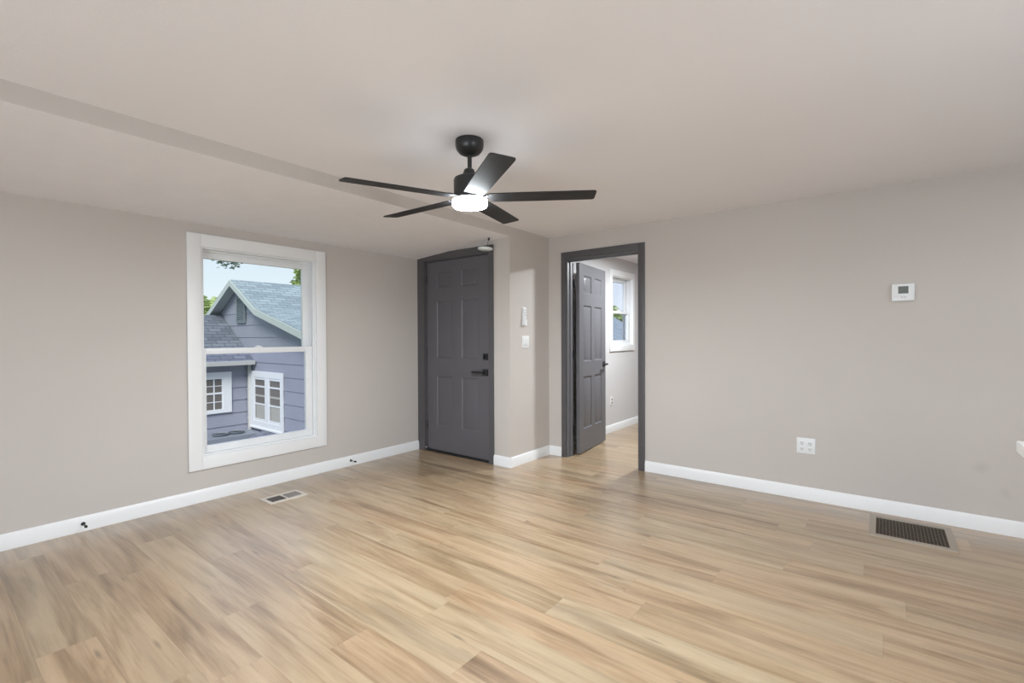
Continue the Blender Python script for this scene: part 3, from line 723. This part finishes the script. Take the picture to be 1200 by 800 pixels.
# double window on the gable wall
a, b_, c, d = -10.13, -8.825, -.535, .575; yw = W2Y - .022
wf = MB().box(a, a + .14, yw - .03, yw, c, d).box(b_ - .085, b_, yw - .03, yw, c, d).box(a + .14, b_ - .085, yw - .03, yw, d - .12, d).box(a + .14, b_ - .085, yw - .03, yw, c, c + .12)
wf.box(a - .01, b_ + .01, yw - .05, yw - .001, c - .03, c)
n2 = N(wf, 'double_window', m_exttrim)
m1, m2 = -9.525, -9.375
N(MB().box(m1, m2, yw - .028, yw - .004, c + .12, d - .12), 'centre_post', m_exttrim, n2)
for (g0, g1) in ((a + .14, m1), (m2, b_ - .085)):
    N(MB().box(g0, g1, yw - .006, yw - .002, c + .12, d - .12), 'window_pane', m_extglass, n2)
    mu = MB().box(g0, g0 + .022, yw - .022, yw - .006, c + .12, d - .12).box(g1 - .012, g1, yw - .022, yw - .006, c + .12, d - .12)
    mu.box(g0 + .022, g1 - .012, yw - .022, yw - .006, c + .12, c + .17).box(g0 + .022, g1 - .012, yw - .022, yw - .006, d - .165, d - .12)
    mu.box(g0 + .022, g1 - .012, yw - .018, yw - .006, d - .315, d - .285).box(g0 + .022, g1 - .012, yw - .018, yw - .006, -.09, -.06)
    N(mu, 'sash', m_exttrim, n2)
    N(MB().box(g0 + .03, g1 - .015, yw - .010, yw - .0065, .07, .11), 'window_blind', m_blind, n2)
    N(MB().box(g0 + .06, g1 - .015, yw - .010, yw - .0065, -.36, -.09), 'lower_blind', m_blind, n2)
# window on the wing wall
xw = W1X + .022
wf = MB().box(xw, xw + .03, 3.862, 4.015, -.224, .574).box(xw, xw + .03, 3.40, 3.545, -.224, .574).box(xw, xw + .03, 3.545, 3.862, .44, .574).box(xw, xw + .03, 3.545, 3.862, -.224, -.15)
n3 = N(wf, 'small_window', m_exttrim)
N(MB().box(xw, xw + .004, 3.545, 3.862, -.15, .44), 'window_pane', m_extglass, n3)
N(MB().box(xw + .004, xw + .016, 3.694, 3.714, -.15, .44).box(xw + .004, xw + .018, 3.545, 3.862, .145, .18).box(xw + .004, xw + .014, 3.545, 3.862, .298, .312).box(xw + .004, xw + .014, 3.545, 3.862, -.012, .002)
  .box(xw + .004, xw + .02, 3.545, 3.565, -.15, .44).box(xw + .004, xw + .02, 3.842, 3.862, -.15, .44), 'window_bars', m_exttrim, n3)
# low lean-to roof and ledge in the inner corner
N(MB().prism([(4.375, -.56), (4.375, -.64), (2.9, -1.20), (2.9, -1.12)], 'x', -9.58, -7.0), 'low_roof', m_shing2)
N(MB().box(-10.20, -9.64, 1.8, 4.36, -.68, -.62).box(-9.68, -9.64, 1.8, 4.36, -.72, -.68), 'ledge', m_pot)
N(MB().box(-10.18, -9.70, 1.9, 4.34, -1.75, -.681), 'ledge_base', m_siding)
for i, (yy, lab) in enumerate(((3.70, 'dark round planter bowl on the ledge, left of its twin'), (3.995, 'dark round planter bowl on the ledge beside the downspout'))):
    pb = root('planter_bowl', (-9.93, yy, -.62)); tag(pb, lab, 'planter')
    MB().lathe([(0, 0.0005), (.10, .0005), (.135, .03), (.143, .050), (.128, .050), (.12, .03), (0, .03)], 28).build('bowl', m_pot, pb)
    MB().lathe([(.119, .0305), (.06, .036), (0, .037)], 24).build('soil', m_soil, pb)

# trees --------------------------------------------------------------
def tree(name, x, y, h, crowns, nleaf, leaf, label, mat=m_leaf, seed=1, bs=.45):
    rnd = random.Random(seed)
    r = root(name, (x, y, -1.75)); tag(r, label, 'tree')
    t = MB(); t.tube((0, 0, -.1), (0, 0, h * (bs + .1)), h * .022, 12, 0, h * .014)
    for (cx, cy, cz, cr_) in crowns: t.tube((0, 0, h * bs), (cx, cy, cz), h * .010, 8, 0, h * .003)
    t.build('trunk', m_bark, r)
    L = MB(); bm = L.bm
    for _ in range(nleaf):
        cx, cy, cz, cr_ = rnd.choice(crowns)
        v = Vector((rnd.gauss(0, 1), rnd.gauss(0, 1), rnd.gauss(0, 1))).normalized() * cr_ * (rnd.random() ** .45)
        v.z *= .8
        c = Vector((cx, cy, cz)) + v
        q_ = Vector((rnd.gauss(0, 1), rnd.gauss(0, 1), rnd.gauss(0, 1))).normalized().to_track_quat('Z', 'Y')
        s_ = leaf * rnd.uniform(.6, 1.3)
        vv = [bm.verts.new(c + q_ @ Vector(p)) for p in ((-s_, 0, 0), (0, -s_ * .5, 0), (s_, 0, 0), (0, s_ * .5, s_ * .2))]
        bm.faces.new(vv)
    L.build('foliage', mat, r)
    return r
def crown(x, y, z, rr, k, cr_, seed):
    rnd = random.Random(seed)
    return [(x + rnd.uniform(-rr, rr), y + rnd.uniform(-rr, rr), z + rnd.uniform(-rr, rr) * .7, cr_ * rnd.uniform(.7, 1.1)) for _ in range(k)]
tree('leafy_tree', -34.0, 11.9, 5.4, crown(0, 0, 4.6, 1.0, 9, .9, 3), 7000, .16, 'light green leafy tree behind the left roof, seen in the upper sash', seed=3)
tree('leafy_tree', -25.0, 14.75, 8.2, crown(0, 0, 6.2, .9, 9, .8, 5), 7000, .16, 'light green leafy tree rising behind the right end of the gable roof', seed=5)
tree('leafy_tree', -19.0, 43.0, 7.0, crown(0, 0, 3.6, 2.2, 14, 1.5, 8), 9000, .20, 'green leafy tree seen through the bedroom window', seed=8)
tree('shade_tree', -15.6, 3.2, 9.0, [(1.0, 2.50, 5.22, .42), (1.25, 2.95, 5.40, .34), (.6, 1.6, 6.9, 1.0), (0, 0, 8.0, 1.4)], 1100, .055, 'dark twig ends of a tall tree hanging into the top of the window view', mat=m_leafd, seed=11, bs=.80)

GROUPS = {'door_stop': 'door stops on the left baseboard', 'planter_bowl': 'planter bowls on the ledge outside', 'leafy_tree': 'leafy trees behind the houses', 'ceiling_or_fill_light': 'round flush ceiling lights'}
for o in bpy.data.objects:
    k = o.name.split('.')[0]
    if o.parent is None and k in GROUPS: o['group'] = GROUPS[k]
